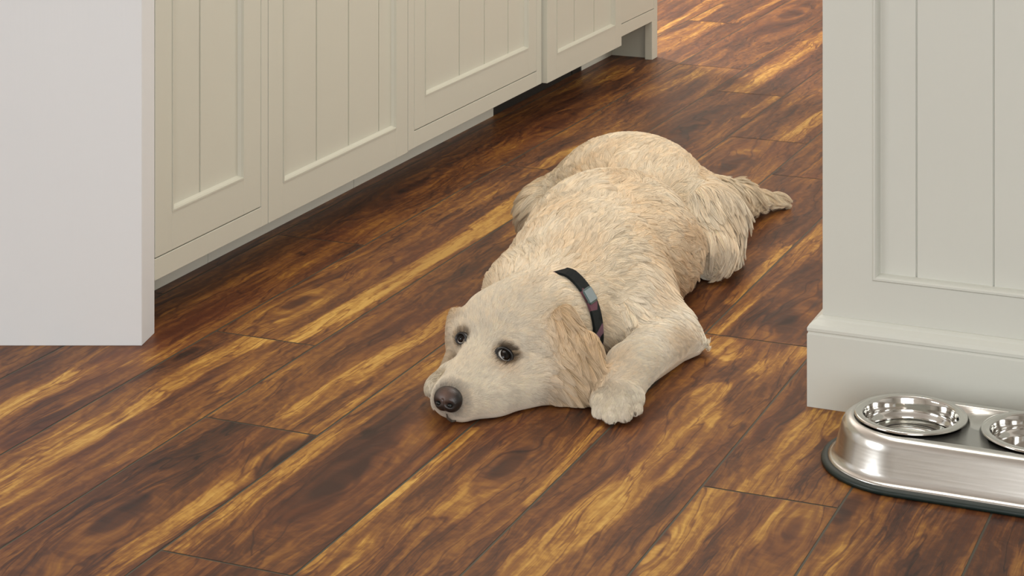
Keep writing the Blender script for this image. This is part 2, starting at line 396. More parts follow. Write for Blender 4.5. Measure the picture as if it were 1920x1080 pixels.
M_GAP = plain('gap_shadow_black', (0.05, 0.047, 0.04, 1), 0.9)
vs1, _ = cv(503, 415); vs2, _ = cv(765.2, 281); vs3, _ = cv(1016, 150); vs4, _ = cv(1157.5, 75)
v_st, _ = cv(290.2, 600); v_en, _ = cv(1232.5, 50)
def dv(px): return cv(px, 200)[0]
zr = .083
GR = 'base cabinets of the kitchen run'
cabinet('base_cabinet', 'cream base cabinet with inset beadboard door, nearest one beside the pale end panel', 'cabinet', None, v_st + .0006, vs1 - .001,
        (dv(291.5), dv(489), .119), zr, panel=(dv(323), dv(457), .181), pitch=(dv(457) - dv(323))/2.05, poff=(dv(383) - dv(323)))
cabinet('appliance_panel', 'wide cream beadboard appliance front between the two nearest framed cabinet doors', 'appliance front', None, vs1 + .001, vs2 - .001,
        (vs1 + .0015, vs2 - .0015, zr), zr, inset=False, panel=(dv(531), dv(743), .142), pitch=(dv(661) - dv(601)), poff=dv(601) - dv(531))
tk = cv(925, 205, UT)[0]; tk2 = cv(1090.5, 120, UT)[0]
cabinet('base_cabinet', 'middle cream base cabinet with inset beadboard door, where the black toe gap starts', 'cabinet', None, vs2 + .001, vs3 - .001,
        (dv(777.5), dv(1006), .121), zr + .003, panel=(dv(797), dv(991), .180), pitch=(dv(884) - dv(840))*1.1, poff=dv(868) - dv(797),
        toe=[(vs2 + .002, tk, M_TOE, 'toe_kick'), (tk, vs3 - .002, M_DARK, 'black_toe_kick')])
cabinet('appliance_panel', 'small cream beadboard appliance front standing proud above the black toe gap', 'appliance front', None, vs3 + .003, vs4 - .001,
        (vs3 + .0035, vs4 - .0015, zr + .003), zr, inset=False, proud=.012, panel=(dv(1035), dv(1145), .143), pitch=dv(1074) - dv(1035), 
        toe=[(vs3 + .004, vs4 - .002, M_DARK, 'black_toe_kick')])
o5, og5 = cabinet('base_cabinet', 'plain cream base cabinet at the far end of the run standing on a square leg', 'cabinet', None, vs4 + .001, v_en,
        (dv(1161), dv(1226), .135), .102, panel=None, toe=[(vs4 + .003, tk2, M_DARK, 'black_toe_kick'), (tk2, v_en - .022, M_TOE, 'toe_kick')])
lw = v_en - dv(1222.5)
MB().box(UF - .02, UF, v_en - lw, v_en, 0, .102).build('leg', M_CAB, o5, bevel=.0007, origin=og5)
MB().box(UF - DEP, UF - .02, v_en - .02, v_en, 0, .105).build('side_panel', M_CAB, o5, origin=og5)
wt = MB().box(UF - DEP - .03, UF + .03, v_st - .25, v_en + .03, TOP + .001, TOP + .036).build('worktop', M_STONE, bevel=.003, origin=(UF - .3, 4.0, TOP))
tag(wt, 'pale stone worktop lying along the top of the cream cabinet run', 'worktop')

# end panel, cabinet paint with the window light painted in, turned square to the room behind the camera
pA = fl(266, 648.5); pB = W(UF, v_st - .0005)
pC = pB - AU*DEP; pD = pA + Vector((-0.95, 0, 0)); pE = Vector((pD.x, pC.y + .02, 0))
fp = [pD, pA, pB, pC, pE]
cen = sum((Vector(p) for p in fp), Vector())/5; cen.z = 0
vs = [p - cen for p in fp] + [p - cen + Vector((0, 0, TOP)) for p in fp]; n = 5
fs = [tuple(reversed(range(n))), tuple(range(n, 2*n))] + [(k, (k + 1) % n, (k + 1) % n + n, k + n) for k in range(n)]
ep = mesh_obj('end_panel', vs, fs, M_CAB_LIT, bevel=.0012, loc=cen)
tag(ep, 'smooth end panel, its cabinet paint lightened as if lit, closing the near end of the cabinet run', 'end panel')

# ================================================================== RIGHT WALL
VB, VW = 2.912, 2.930
def onv(px, py, v):
    d = Vector(((px - CX)/F, 1.0, 0)); t = v/d.dot(AV); return t*d.dot(AU), H - (py - Y0)/F*t
ub = onv(1513, 700, VB)[0]; uw = onv(1542.5, 400, VW)[0]
ps = onv(1637, 400, VW)[0]; pz = .187
def right_wall():
    th = .16; U1 = 1.35; ZT = 2.6
    mb = MB()
    mb.box(uw, U1, VW + .02, VW + th, 0, ZT)
    mb.box(uw, ps, VW, VW + .02, 0, ZT); mb.box(ps, U1, VW, VW + .02, 0, pz); mb.box(ps, U1, VW, VW + .02, 2.3, ZT)
    mb.box(1.15, U1, VW, VW + .02, pz, 2.3)
    o = mb.build('wall_right', M_WALL, origin=(.3, VW + .08, 0)); o['kind'] = 'structure'
    # boards of the sunk panel
    g1 = onv(1716, 300, VW)[0]; g2 = onv(1861, 300, VW)[0]
    ks = [ps + .0005, g1]; t = g2
    while t < 1.12: ks.append(t); t += g2 - g1
    ks.append(1.1495)
    m2 = MB()
    for i, (a, b) in enumerate(zip(ks[:-1], ks[1:])):
        m2.box(a + (.0012 if i else 0), b - (.0012 if i < len(ks) - 2 else 0), VW + .009, VW + .0195, pz + .0005, 2.2995)
    m2.box(ps + .0005, 1.1495, VW + .0115, VW + .0195, pz + .0005, 2.2995)
    q = m2.build('trim_1', M_WALL, origin=(.3, VW, pz)); q['kind'] = 'structure'
    # bead round the panel
    pr = [(VW + .009, .0), (VW - .001, .0), (VW - .003, .002), (VW - .003, .0045), (VW - .0005, .0065), (VW + .003, .008), (VW + .009, .0095)]
    vs, fs = [], []; n = len(pr); a0, a1, z0, z1 = ps - .001, 1.151, pz - .001, 2.301
    for (u, z, su, sz) in ((a0, z0, 1, 1), (a1, z0, -1, 1), (a1, z1, -1, -1), (a0, z1, 1, -1)):
        for (v, d) in pr: vs.append((u + su*d, v, z + sz*d))
    for k in range(4):
        a = k*n; b = ((k + 1) % 4)*n
        for j in range(n): fs.append((a + j, b + j, b + (j + 1) % n, a + (j + 1) % n))
    m3 = MB(); m3.v = vs; m3.f = fs
    q = m3.build('trim_2', M_WALL, origin=(.3, VW, pz)); q['kind'] = 'structure'
    # baseboard with a moulded cap, returning round the corner
    e = VW - VB
    prof = [(0, 0), (e, 0), (e, .104), (e*.93, .106), (e*.93, .1075), (e*1.0, .109), (e*1.0, .113), (e*.85, .1175), (e*.62, .121), (e*.42, .1235), (e*.32, .126), (e*.12, .1285), (0, .129)]
    vs, fs = [], []; n = len(prof)
    path = [((U1), VW, (0, -1)), (uw, VW, (-1, -1)), (uw, VW + th, (-1, 1)), (U1, VW + th, (0, 1))]
    kx = (uw - ub)/e
    for (u, v, (su, sv)) in path:
        for (d, z) in prof: vs.append((u + su*d*kx, v + sv*d, z))
    for k in range(3):
        for j in range(n): fs.append((k*n + j, k*n + (j + 1) % n, (k + 1)*n + (j + 1) % n, (k + 1)*n + j))
    fs.append(tuple(range(n))); fs.append(tuple(3*n + k for k in reversed(range(n))))
    m4 = MB(); m4.v = vs; m4.f = fs
    q = m4.build('baseboard_right', M_WALL, origin=(.3, VW, 0)); q['kind'] = 'structure'
right_wall()

# ================================================================== DOUBLE FEEDER
def steel(name, rough, aniso=0.0):
    m = NT(name); tc = m.n('ShaderNodeTexCoord')
    mp = m.n('ShaderNodeMapping', i_Vector=tc.outputs['Object'], i_Scale=(14, 14, 500))
    nz = m.n('ShaderNodeTexNoise', i_Vector=mp.outputs[0], i_Scale=1.0, i_Detail=3.0)
    m.link(m.ramp(nz.outputs[0], [(0, (.56, .55, .52, 1)), (1, (.70, .69, .66, 1))]), m.b.inputs['Base Color'])
    m.b.inputs['Metallic'].default_value = 1; m.link(m.math('MULTIPLY_ADD', nz.outputs[0], .08, rough), m.b.inputs['Roughness'])
    if aniso: m.b.inputs['Anisotropic'].default_value = aniso
    return m.m
M_BRUSH = steel('brushed_steel', .20, .3); M_POL = steel('polished_steel', .04)
M_RUB = plain('dark_green_rubber', (.006, .016, .013, 1), .45)
def stadium(cu, r, half, n=28):
    pts = []
    for k in range(n + 1):
        a = math.pi/2 + math.pi*k/n; pts.append((cu - half + r*math.cos(a), r*math.sin(a)))
    for k in range(n + 1):
        a = -math.pi/2 + math.pi*k/n; pts.append((cu + half + r*math.cos(a), r*math.sin(a)))
    return pts
BV = 2.757; BU1 = -.590; BSP = .168; BU2 = BU1 + BSP; BZ = .064
fc = ((BU1 + BU2)/2, BV)
def loft(rings, close_top=False, close_bot=False):
    vs, fs = [], []; n = len(rings[0])
    for r in rings: vs += r
    for k in range(len(rings) - 1):
        for j in range(n): fs.append((k*n + j, k*n + (j + 1) % n, (k + 1)*n + (j + 1) % n, (k + 1)*n + j))
    if close_top: fs.append(tuple((len(rings) - 1)*n + j for j in range(n)))
    if close_bot: fs.append(tuple(reversed(range(n))))
    return vs, fs
def feeder():
    o = empty('feeder_stand', W(fc[0], fc[1], 0), 'brushed stainless steel double feeder stand with dark rubber foot, against the baseboard', 'pet feeder', None, ROT)
    hs = BSP/2
    ring = lambda r, z: [(x, y, z) for x, y in stadium(0, r, hs)]
    R0 = .105
    prof = [(R0 + .004, .0075), (R0 + .0045, .009), (R0 + .001, .0105), (R0 - .003, .013), (R0 - .0055, .020), (R0 - .0125, .046), (R0 - .0145, .0535), (R0 - .0175, .0588), (R0 - .0225, .0624), (R0 - .0275, BZ)]
    rings = [ring(r, z) for r, z in prof]
    vs, fs = loft(rings)
    # top deck: from the outer stadium to the two bowl holes
    me_o = mesh_obj('shell', vs, fs, M_BRUSH, o, smooth=True)
    bm = bmesh.new(); bm.from_mesh(me_o.data); bm.verts.ensure_lookup_table()
    nn = len(rings[0]); last = [bm.verts[(len(rings) - 1)*nn + j] for j in range(nn)]
    le = [bm.edges.get((last[j], last[(j + 1) % nn])) for j in range(nn)]
    hole = []
    for cu in (-hs, hs):
        hv = [bm.verts.new((cu + .071*math.cos(2*math.pi*k/48), .071*math.sin(2*math.pi*k/48), BZ)) for k in range(48)]
        hole += [bm.edges.new((hv[k], hv[(k + 1) % 48])) for k in range(48)]
    bmesh.ops.triangle_fill(bm, use_beauty=True, use_dissolve=False, edges=[e for e in le if e] + hole)
    bmesh.ops.recalc_face_normals(bm, faces=bm.faces)
    for f in bm.faces: f.smooth = True
    bm.to_mesh(me_o.data); bm.free()
    sd = me_o.modifiers.new('solid', 'SOLIDIFY'); sd.thickness = .0008; sd.offset = -1
    rr = [(R0 + .006, 0), (R0 + .0125, .0008), (R0 + .0135, .004), (R0 + .012, .0072), (R0 + .0055, .0085), (R0 - .004, .008), (R0 - .004, 0)]
    vs, fs = loft([ring(r, z) for r, z in rr] + [ring(R0 + .006, 0)])
    rb = mesh_obj('rubber_foot', vs, fs, M_RUB, o, smooth=True)
    return o
feeder()
def lathe(prof, n=72):
    rings = [[(r*math.cos(2*math.pi*k/n), r*math.sin(2*math.pi*k/n), z) for k in range(n)] for r, z in prof]
    return loft(rings, close_top=True)
def bowl(u, v, label):
    prof = [(.0735, .0008), (.0745, .0022), (.0738, .0040), (.0715, .0046), (.0655, .0046), (.0635, .0038), (.0622, .001), (.0612, -.012), (.0600, -.018), (.0570, -.020), (.0565, -.024), (.0545, -.036), (.050, -.045), (.044, -.0485), (.036, -.0495), (.030, -.0485), (.012, -.0482), (.002, -.0482)]
    vs, fs = lathe(prof)
    o = mesh_obj('food_bowl', vs, fs, M_POL, smooth=True, loc=W(u, v, BZ + .0004))
    sd = o.modifiers.new('solid', 'SOLIDIFY'); sd.thickness = .0007; sd.offset = -1
    tag(o, label, 'bowl'); return o
bowl(BU1, BV, 'polished steel bowl holding water, set in the left hole of the feeder')
bowl(BU2, BV, 'empty polished steel bowl in the right hole of the feeder, cut by the picture edge')
mw = NT('clear_water'); mw.b.inputs['Transmission Weight'].default_value = 1; mw.b.inputs['IOR'].default_value = 1.33
mw.b.inputs['Roughness'].default_value = 0.0; mw.b.inputs['Base Color'].default_value = (.93, .97, .95, 1)
tcw = mw.n('ShaderNodeTexCoord'); nw = mw.n('ShaderNodeTexNoise', i_Vector=tcw.outputs['Object'], i_Scale=30.0)
bw = mw.n('ShaderNodeBump', i_Height=nw.outputs[0], i_Strength=.15, i_Distance=.002); mw.link(bw.outputs[0], mw.b.inputs['Normal'])
vs, fs = lathe([(.0545, -.0235), (.0538, -.0236), (.030, -.0238), (.002, -.0238)])
wo = mesh_obj('water', vs, fs, mw.m, smooth=True, loc=W(BU1, BV, BZ)); tag(wo, 'clear shallow water lying in the left steel bowl', 'water')

# ================================================================== DOG
def npv(p): return np.array([p[0], p[1], p[2]], dtype=np.float64)
HD = npv(Vector((-.5, -.866, 0)))            # where the head points
SD = npv(Vector((.866, -.5, 0)))             # to the picture's right of the head
BK = npv(Vector((.36, .933, 0)))             # along the back towards the tail
RT = npv(Vector((.933, -.36, 0)))
UP = np.array([0, 0, 1.0])
PR = []                                       # primitives of the body
def ell(p, ax, r, k=.02, flow=BK, ln=.03, tag_='body'):
    A = np.array([a/np.linalg.norm(a) for a in ax]); PR.append(('e', npv(p), A, np.array(r), k, flow/np.linalg.norm(flow), ln, tag_))
def cap(p, q, r0, r1, k=.02, flow=None, ln=.03, tag_='body', fl_=0):
    p = npv(p); q = npv(q); d = q - p if flow is None else flow
    PR.append(('c', p, q, (r0, r1), k, d/np.linalg.norm(d), ln, tag_))
def orth(f):
    f = f/np.linalg.norm(f); s = np.cross(f, UP); s /= np.linalg.norm(s); return [s, f, np.cross(s, f)]
dn = lambda f, k: f/np.linalg.norm(f) + np.array([0, 0, -k])
# trunk
ell(D(1096,508,3.31), (RT, BK, UP), (.118, .135, .104), .03, dn(BK, .15), .032)
ell(D(1138,448,3.46), (RT, BK, UP), (.130, .185, .105), .03, dn(BK, .15), .034)
ell(D(1176,362,3.73), (RT, BK, UP), (.130, .165, .102), .03, dn(BK, .1), .026)
ell(D(1206,368,3.80), (RT, BK, UP), (.110, .110, .090), .03, dn(BK, .2), .026)
ell(D(1056,398,3.75), (RT, BK, UP), (.078, .10, .064), .03, dn(BK - RT*.6, .6), .045)        # far thigh
ell(D(1240,480,3.48), (RT, BK, UP), (.060, .14, .060), .04, dn(BK, .6), .035)               # belly side
# near thigh and hind leg
cap(D(1284,382,3.79), D(1318,428,3.68), .069, .066, .007, dn(RT*.25 + BK*.1, 1.1), .050, 'thigh')
cap(D(1318,425,3.66), D(1330,462,3.60), .070, .040, .012, dn(RT*.2 - BK*.3, 1.0), .055, 'thigh')
cap(D(1325,470,3.62), D(1352,484,3.655), .032, .022, .015, RT, .014, 'thigh')
cap(D(1345,486,3.655), D(1366,488,3.665), .016, .013, .01, RT, .010, 'paw')
# tail
cap(D(1325,384,3.87), D(1385,378,3.97), .044, .022, .03, dn(RT*1.0+BK*.15,.12), .05, 'tail')
cap(D(1385,378,3.97), D(1452,380,4.05), .020, .004, .015, dn(RT*1.0+BK*.12,.12), .055, 'tail')
cap(D(1372,395,3.95), D(1396,398,3.95), .014, .006, .012, dn(RT,.2), .035, 'tail')
# neck and shoulders
cap(D(1018,606,3.12), D(1082,535,3.27), .076, .100, .03, dn(BK, .25), .026, 'neck')
ell(D(985,560,3.24), (RT, BK, UP), (.062, .08, .070), .03, dn(BK*.8 - RT*.2, .5), .030)
ell(D(1172,560,3.28), (RT, BK, UP), (.072, .085, .088), .035, dn(RT*.15 - HD*.1, 1.2), .036)
cap(D(1130,632,3.165), D(1165,620,3.18), .036, .052, .02, dn(RT*.6, .6), .034, 'chest')
cap(D(985,655,3.10), D(1060,640,3.13), .05, .046, .02, dn(RT, .2), .022, 'chest')
# near front leg
cap(D(1190,575,3.24), D(1252,622,3.215), .058, .046, .03, dn(RT, .5), .020, 'leg')
cap(D(1252,625,3.215), D(1292,645,3.205), .042, .022, .02, dn(RT, .1), .040, 'leg')
cap(D(1252,636,3.185), D(1182,692,3.045), .041, .034, .018, dn(RT*.9 + BK*.35, .25), .012, 'leg')
cap(D(1182,692,3.04), D(1162,735,2.975), .033, .031, .015, -HD, .008, 'leg')
ell(D(1157,752,2.952), (SD, -BK, UP), (.034, .036, .021), .012, -BK + UP*.1, .007, 'paw')
for (x, y, Y, x2, y2, Y2) in ((1137,752,2.94,1126,772,2.925), (1153,758,2.93,1146,781,2.912), (1170,758,2.93,1169,779,2.914), (1181,752,2.945,1189,767,2.935)):
    cap(D(x, y, Y), D(x2, y2, Y2), .0122, .0108, .0012, D(x2, y2, Y2) - D(x, y, Y) if False else None, .005, 'paw')
# head
ell(D(972,604,3.085), (SD, -HD, UP), (.070, .084, .060), .02, dn(-HD, .05), .011, 'head')
ell(D(1000,642,3.06), (SD, -HD, UP), (.052, .070, .056), .025, dn(-HD + SD*.3, .4), .014, 'head')   # near cheek
ell(D(915,640,3.10), (SD, -HD, UP), (.045, .06, .05), .025, dn(-HD - SD*.3, .4), .010, 'head')       # far cheek
cap(D(938,648,3.035), D(965,610,3.06), .036, .04, .016, -HD, .007, 'face')                           # near brow
cap(D(882,628,3.055), D(915,600,3.09), .026, .035, .016, -HD, .007, 'face')
cap(D(912,690,3.015), D(866,738,2.945), .044, .0305, .018, -HD, .005, 'face')                        # muzzle
ell(D(848,744,2.927), (SD, -HD, UP), (.0235, .024, .026), .012, -HD, .004, 'face')
cap(D(868,762,2.925), D(925,742,2.955), .021, .027, .014, dn(-HD, .3), .006, 'face')                  # near lip
cap(D(925,742,2.955), D(1005,715,3.01), .027, .040, .02, dn(-HD, .3), .009, 'face')
cap(D(835,752,2.935), D(850,715,3.0), .018, .026, .012, -HD, .005, 'face')                           # far lip
# ears
ell(D(1055,674,3.008), (SD*.9 - HD*.45, dn(-HD*.2, 1), HD + SD*.3), (.028, .054, .018), .024, dn(SD*.15, 1.3), .030, 'ear')
ell(D(1079,717,2.994), (SD*.9 - HD*.45, dn(SD*.55, 1), HD + SD*.3), (.037, .044, .017), .026, dn(SD*.25, 1.2), .034, 'ear')
ell(D(857,646,3.085), (SD, dn(HD*.5, 1), HD), (.012, .036, .022), .016, dn(-SD*.1, 1.3), .016, 'ear')
cap(D(848,672,3.06), D(840,684,3.05), .010, .007, .008, dn(-SD*.3, 1.3), .014, 'ear')

# far paw under the muzzle
cap(D(850,722,3.02), D(900,655,3.2), .026, .045, .004, BK, .012, 'leg')
ell(D(838,724,2.995), (SD, -BK, UP), (.026, .036, .022), .004, -BK, .007, 'paw')
for (x, y, Y, x2, y2, Y2) in ((825,718,2.985,818,729,2.968), (836,724,2.97,828,739,2.955)):
    cap(D(x, y, Y), D(x2, y2, Y2), .012, .0112, .003, None, .005, 'paw')
def sd1(pr, P):
    if pr[0] == 'e':
        q = (P - pr[1]) @ pr[2].T; r = pr[3]
        k0 = np.linalg.norm(q/r, axis=-1); k1 = np.linalg.norm(q/(r*r), axis=-1)
        return k0*(k0 - 1)/np.maximum(k1, 1e-6)
    p, q = pr[1], pr[2]; r0, r1 = pr[3]; ab = q - p
    t = np.clip(((P - p) @ ab)/(ab @ ab), 0, 1)
    return np.linalg.norm(P - p - t[..., None]*ab, axis=-1) - (r0 + (r1 - r0)*t)
def smin(a, b, k):
    h = np.maximum(k - np.abs(a - b), 0)/k
    return np.minimum(a, b) - h*h*k*.25
GH = .004
LO = np.array([-.16, 2.84, -.012]); HI = np.array([.62, 4.16, .262])
NG = np.ceil((HI - LO)/GH).astype(int) + 1
GX = [LO[i] + GH*np.arange(NG[i]) for i in range(3)]
SDF = np.full(NG, .08, np.float32)
for pr in PR:
    if pr[0] == 'e': lo = pr[1] - pr[3].max(); hi = pr[1] + pr[3].max()
    else: rm = max(pr[3]); lo = np.minimum(pr[1], pr[2]) - rm; hi = np.maximum(pr[1], pr[2]) + rm
    i0 = np.clip(((lo - .06 - LO)/GH).astype(int), 0, NG); i1 = np.clip(((hi + .06 - LO)/GH).astype(int) + 2, 0, NG)
    sl = tuple(slice(a, b) for a, b in zip(i0, i1))
    g = np.stack(np.meshgrid(GX[0][sl[0]], GX[1][sl[1]], GX[2][sl[2]], indexing='ij'), -1)
    SDF[sl] = smin(SDF[sl], sd1(pr, g).astype(np.float32), pr[4])
# soft skin folds on neck and flank, then rest on the floor
gz = GX[2][None, None, :]
SDF = np.maximum(SDF, (.0012 - gz).astype(np.float32))
def tri(P):
    q = (P - LO)/GH; q = np.clip(q, 0, NG - 1.001); i = q.astype(int); f = q - i
    out = 0
    for a in (0, 1):
        for b in (0, 1):
            for c in (0, 1):
                wgt = (f[:, 0] if a else 1 - f[:, 0])*(f[:, 1] if b else 1 - f[:, 1])*(f[:, 2] if c else 1 - f[:, 2])
                out = out + wgt*SDF[i[:, 0] + a, i[:, 1] + b, i[:, 2] + c]
    return out
def grad(P, e=.004):
    g = np.stack([tri(P + np.eye(3)[k]*e) - tri(P - np.eye(3)[k]*e) for k in range(3)], 1)
    return g/np.maximum(np.linalg.norm(g, axis=1, keepdims=True), 1e-6)
def nets(Fv):
    ins = Fv < 0; sh = tuple(s - 1 for s in Fv.shape)
    c = np.zeros(sh, np.int8)
    for a in (0, 1):
        for b in (0, 1):
            for d in (0, 1): c += ins[a:a + sh[0], b:b + sh[1], d:d + sh[2]]
    act = (c > 0) & (c < 8); idx = np.argwhere(act); num = -np.ones(sh, np.int64); num[act] = np.arange(len(idx))
    P = np.zeros((len(idx), 3)); cnt = np.zeros(len(idx))
    corners = [(a, b, d) for a in (0, 1) for b in (0, 1) for d in (0, 1)]
    for i, p in enumerate(corners):
        for q in corners[i + 1:]:
            if sum(abs(x - y) for x, y in zip(p, q)) != 1: continue
            f0 = Fv[tuple((idx + p).T)]; f1 = Fv[tuple((idx + q).T)]; m = (f0 < 0) != (f1 < 0)
            t = np.where(m, f0/np.where(m, f0 - f1, 1), 0)
            P[m] += (np.array(p) + t[:, None]*(np.array(q) - np.array(p)))[m]; cnt[m] += 1
    V = (idx + P/cnt[:, None])*GH + LO
    fs = []
    for ax in range(3):
        o1, o2 = [(1, 2), (2, 0), (0, 1)][ax]
        sl0 = [slice(None)]*3; sl1 = [slice(None)]*3; sl0[ax] = slice(0, -1); sl1[ax] = slice(1, None)
        cr = ins[tuple(sl0)] != ins[tuple(sl1)]
        e = np.argwhere(cr); e = e[(e[:, o1] > 0) & (e[:, o2] > 0) & (e[:, o1] < Fv.shape[o1] - 1) & (e[:, o2] < Fv.shape[o2] - 1)]
        d1 = np.zeros(3, int); d1[o1] = 1; d2 = np.zeros(3, int); d2[o2] = 1
        qd = np.stack([num[tuple((e - d1 - d2).T)], num[tuple((e - d2).T)], num[tuple(e.T)], num[tuple((e - d1).T)]], 1)
        fl_ = ~ins[tuple(e.T)]
        qd[fl_] = qd[fl_][:, ::-1]; fs.append(qd)
    return V, np.concatenate(fs)
DV, DF = nets(SDF)

# --- where things sit on the dog: along the sight line of a picture point, on the body's own surface
def hit(px, py):
    t = np.arange(2.8, 4.2, .0015); d = np.array([(px - CX)/F, 1, -(py - Y0)/F])
    P = np.array([0, 0, H]) + t[:, None]*d; s = tri(P); k = np.argmax(s < 0.0006)
    return P[k], grad(P[k][None])[0]
EN, EN_n = hit(945, 667); EF, EF_n = hit(866, 636); NO, NO_n = hit(838, 752)
print('eyes', EN, EN_n, EF, EF_n, 'nose', NO, NO_n)
def noise3(P, s, seed=0):
    r = np.random.RandomState(seed); o = np.zeros(len(P))
    for k in range(5):
        f = r.randn(3)*s*(1 + .5*k); o += np.sin(P @ f + r.rand()*6.28)/(1 + .3*k)
    return o/2.4
def fields(P):
    """fur flow, length and tags blended from the nearest primitives"""
    wsum = np.zeros(len(P)); fl_ = np.zeros((len(P), 3)); ln = np.zeros(len(P)); tg = {}
    for pr in PR:
        w_ = np.exp(-np.maximum(sd1(pr, P), 0)/.010); wsum += w_; fl_ += w_[:, None]*pr[5]; ln += w_*pr[6]
        tg[pr[7]] = tg.get(pr[7], 0) + w_
    wsum = np.maximum(wsum, 1e-9)
    return fl_/wsum[:, None], ln/wsum, {k: v/wsum for k, v in tg.items()}
CRM = np.array([.76, .65, .48]); WHT = np.array([.86, .79, .66]); TAN = np.array([.66, .48, .28]); BRN = np.array([.33, .20, .09]); BLK = np.array([.018, .014, .012])
def L3(a, b, t): return a + (b - a)*np.clip(t, 0, 1)[:, None]
def colour(P, tg):
    c = np.tile(CRM, (len(P), 1))
    z = lambda k: tg.get(k, np.zeros(len(P)))
    c = L3(c, WHT, z('paw') + z('leg')*.8 + z('face')*.8 + z('head')*.55 + z('thigh')*.5 + z('chest')*.4)
    c = L3(c, TAN, .42*(noise3(P, 18, 3) + noise3(P, 40, 13)*.5 + .1)*(1 - .7*z('face') - .6*z('head') - .5*z('paw')) + .30*z('body'))
    c = L3(c, np.array([.56, .38, .20]), z('ear')*.9)
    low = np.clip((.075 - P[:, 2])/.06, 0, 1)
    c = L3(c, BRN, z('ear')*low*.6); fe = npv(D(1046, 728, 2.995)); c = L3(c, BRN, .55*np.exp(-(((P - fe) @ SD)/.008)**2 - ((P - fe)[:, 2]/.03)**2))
    neck_shade = npv(D(1050, 500, 3.19)); c = L3(c, TAN, .7*np.exp(-(np.linalg.norm(P - neck_shade, axis=1)/.028)**2))  # shadow patch in the neck fold, painted into the coat as tan
    # shade in the crease between flank and thigh, painted as darker tan, tan haunch
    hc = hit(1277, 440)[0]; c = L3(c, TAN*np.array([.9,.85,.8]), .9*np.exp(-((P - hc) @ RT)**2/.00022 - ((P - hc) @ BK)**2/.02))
    dE = np.linalg.norm(P - EN, axis=1); dF = np.linalg.norm(P - EF, axis=1)
    under = lambda E, o_, s: np.exp(-(np.linalg.norm(P - (E + o_), axis=1)/s)**2)
    c = L3(c, np.array([.50, .34, .19]), .9*under(EN, HD*.010 - UP*.020 + SD*.002, .020)); c = L3(c, TAN, .55*under(EF, HD*.01 - UP*.03, .016))
    c = L3(c, BRN, .95*np.clip(1.9 - dE/.0125, 0, 1)); c = L3(c, BRN, .9*np.clip(1.8 - dF/.0105, 0, 1))
    c = L3(c, BLK, 1.3*np.clip(1.7 - dE/.0125, 0, 1)); c = L3(c, BLK, 1.3*np.clip(1.5 - dF/.0105, 0, 1))
    dN = np.linalg.norm(P - NO, axis=1); c = L3(c, np.array([.25, .21, .17]), .8*np.clip(2.2 - dN/.0165, 0, 1))
    return c
# smooth body mesh
dm = bpy.data.meshes.new('dog'); dm.from_pydata(DV.tolist(), [], DF.tolist()); dm.update()
dm.polygons.foreach_set('use_smooth', np.ones(len(dm.polygons), bool))
dog0 = Vector((.15, 3.35, 0))
dog = bpy.data.objects.new('dog', dm); sc.collection.objects.link(dog)
bm = bmesh.new(); bm.from_mesh(dm); bmesh.ops.recalc_face_normals(bm, faces=bm.faces)
bmesh.ops.translate(bm, verts=bm.verts, vec=-dog0); bm.to_mesh(dm); bm.free(); dog.location = dog0
tag(dog, 'cream golden retriever lying with its chin on the floor, wearing a dark patterned collar', 'dog')
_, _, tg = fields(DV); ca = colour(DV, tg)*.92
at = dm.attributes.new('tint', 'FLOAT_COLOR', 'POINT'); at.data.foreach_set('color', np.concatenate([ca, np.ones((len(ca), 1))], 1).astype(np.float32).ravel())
ms = NT('dog_skin'); aa = ms.n('ShaderNodeAttribute', attribute_name='tint'); ms.link(aa.outputs['Color'], ms.b.inputs['Base Color']); ms.b.inputs['Roughness'].default_value = .9
ms.b.inputs['Specular IOR Level'].default_value = .1
tcs = ms.n('ShaderNodeTexCoord'); ns = ms.n('ShaderNodeTexNoise', i_Vector=tcs.outputs['Object'], i_Scale=400.0)
bs = ms.n('ShaderNodeBump', i_Height=ns.outputs[0], i_Strength=.3, i_Distance=.001); ms.link(bs.outputs[0], ms.b.inputs['Normal'])
dm.materials.append(ms.m)
def kid(o): o.parent = dog; o.location = Vector(o.location) - dog0; return o

# --- collar
def collar():
    c = npv(D(1026, 600, 3.142)); ax = npv(Vector((.50, .85, .06))); ax /= np.linalg.norm(ax)
    e1 = np.cross(ax, UP); e1 /= np.linalg.norm(e1); e2 = np.cross(e1, ax)
    n = 96; ring = []
    ts = np.arange(.03, .16, .001)
    for k in range(n):
        a = 2*math.pi*k/n; d = math.cos(a)*e1 + math.sin(a)*e2
        P = c + ts[:, None]*d; s = tri(P); j = np.argmax(s > 0); ring.append(ts[j])
    ring = np.array(ring)
    for _ in range(6): ring = .5*ring + .25*(np.roll(ring, 1) + np.roll(ring, -1))
    pts = []
    for k in range(n):
        a = 2*math.pi*k/n; d = math.cos(a)*e1 + math.sin(a)*e2; p = c + ring[k]*d; p[2] = max(p[2], .004); pts.append((p, d))
    return c, ax, pts
COL_C, COL_AX, COL = collar()
CPTS = np.array([p for p, d in COL])
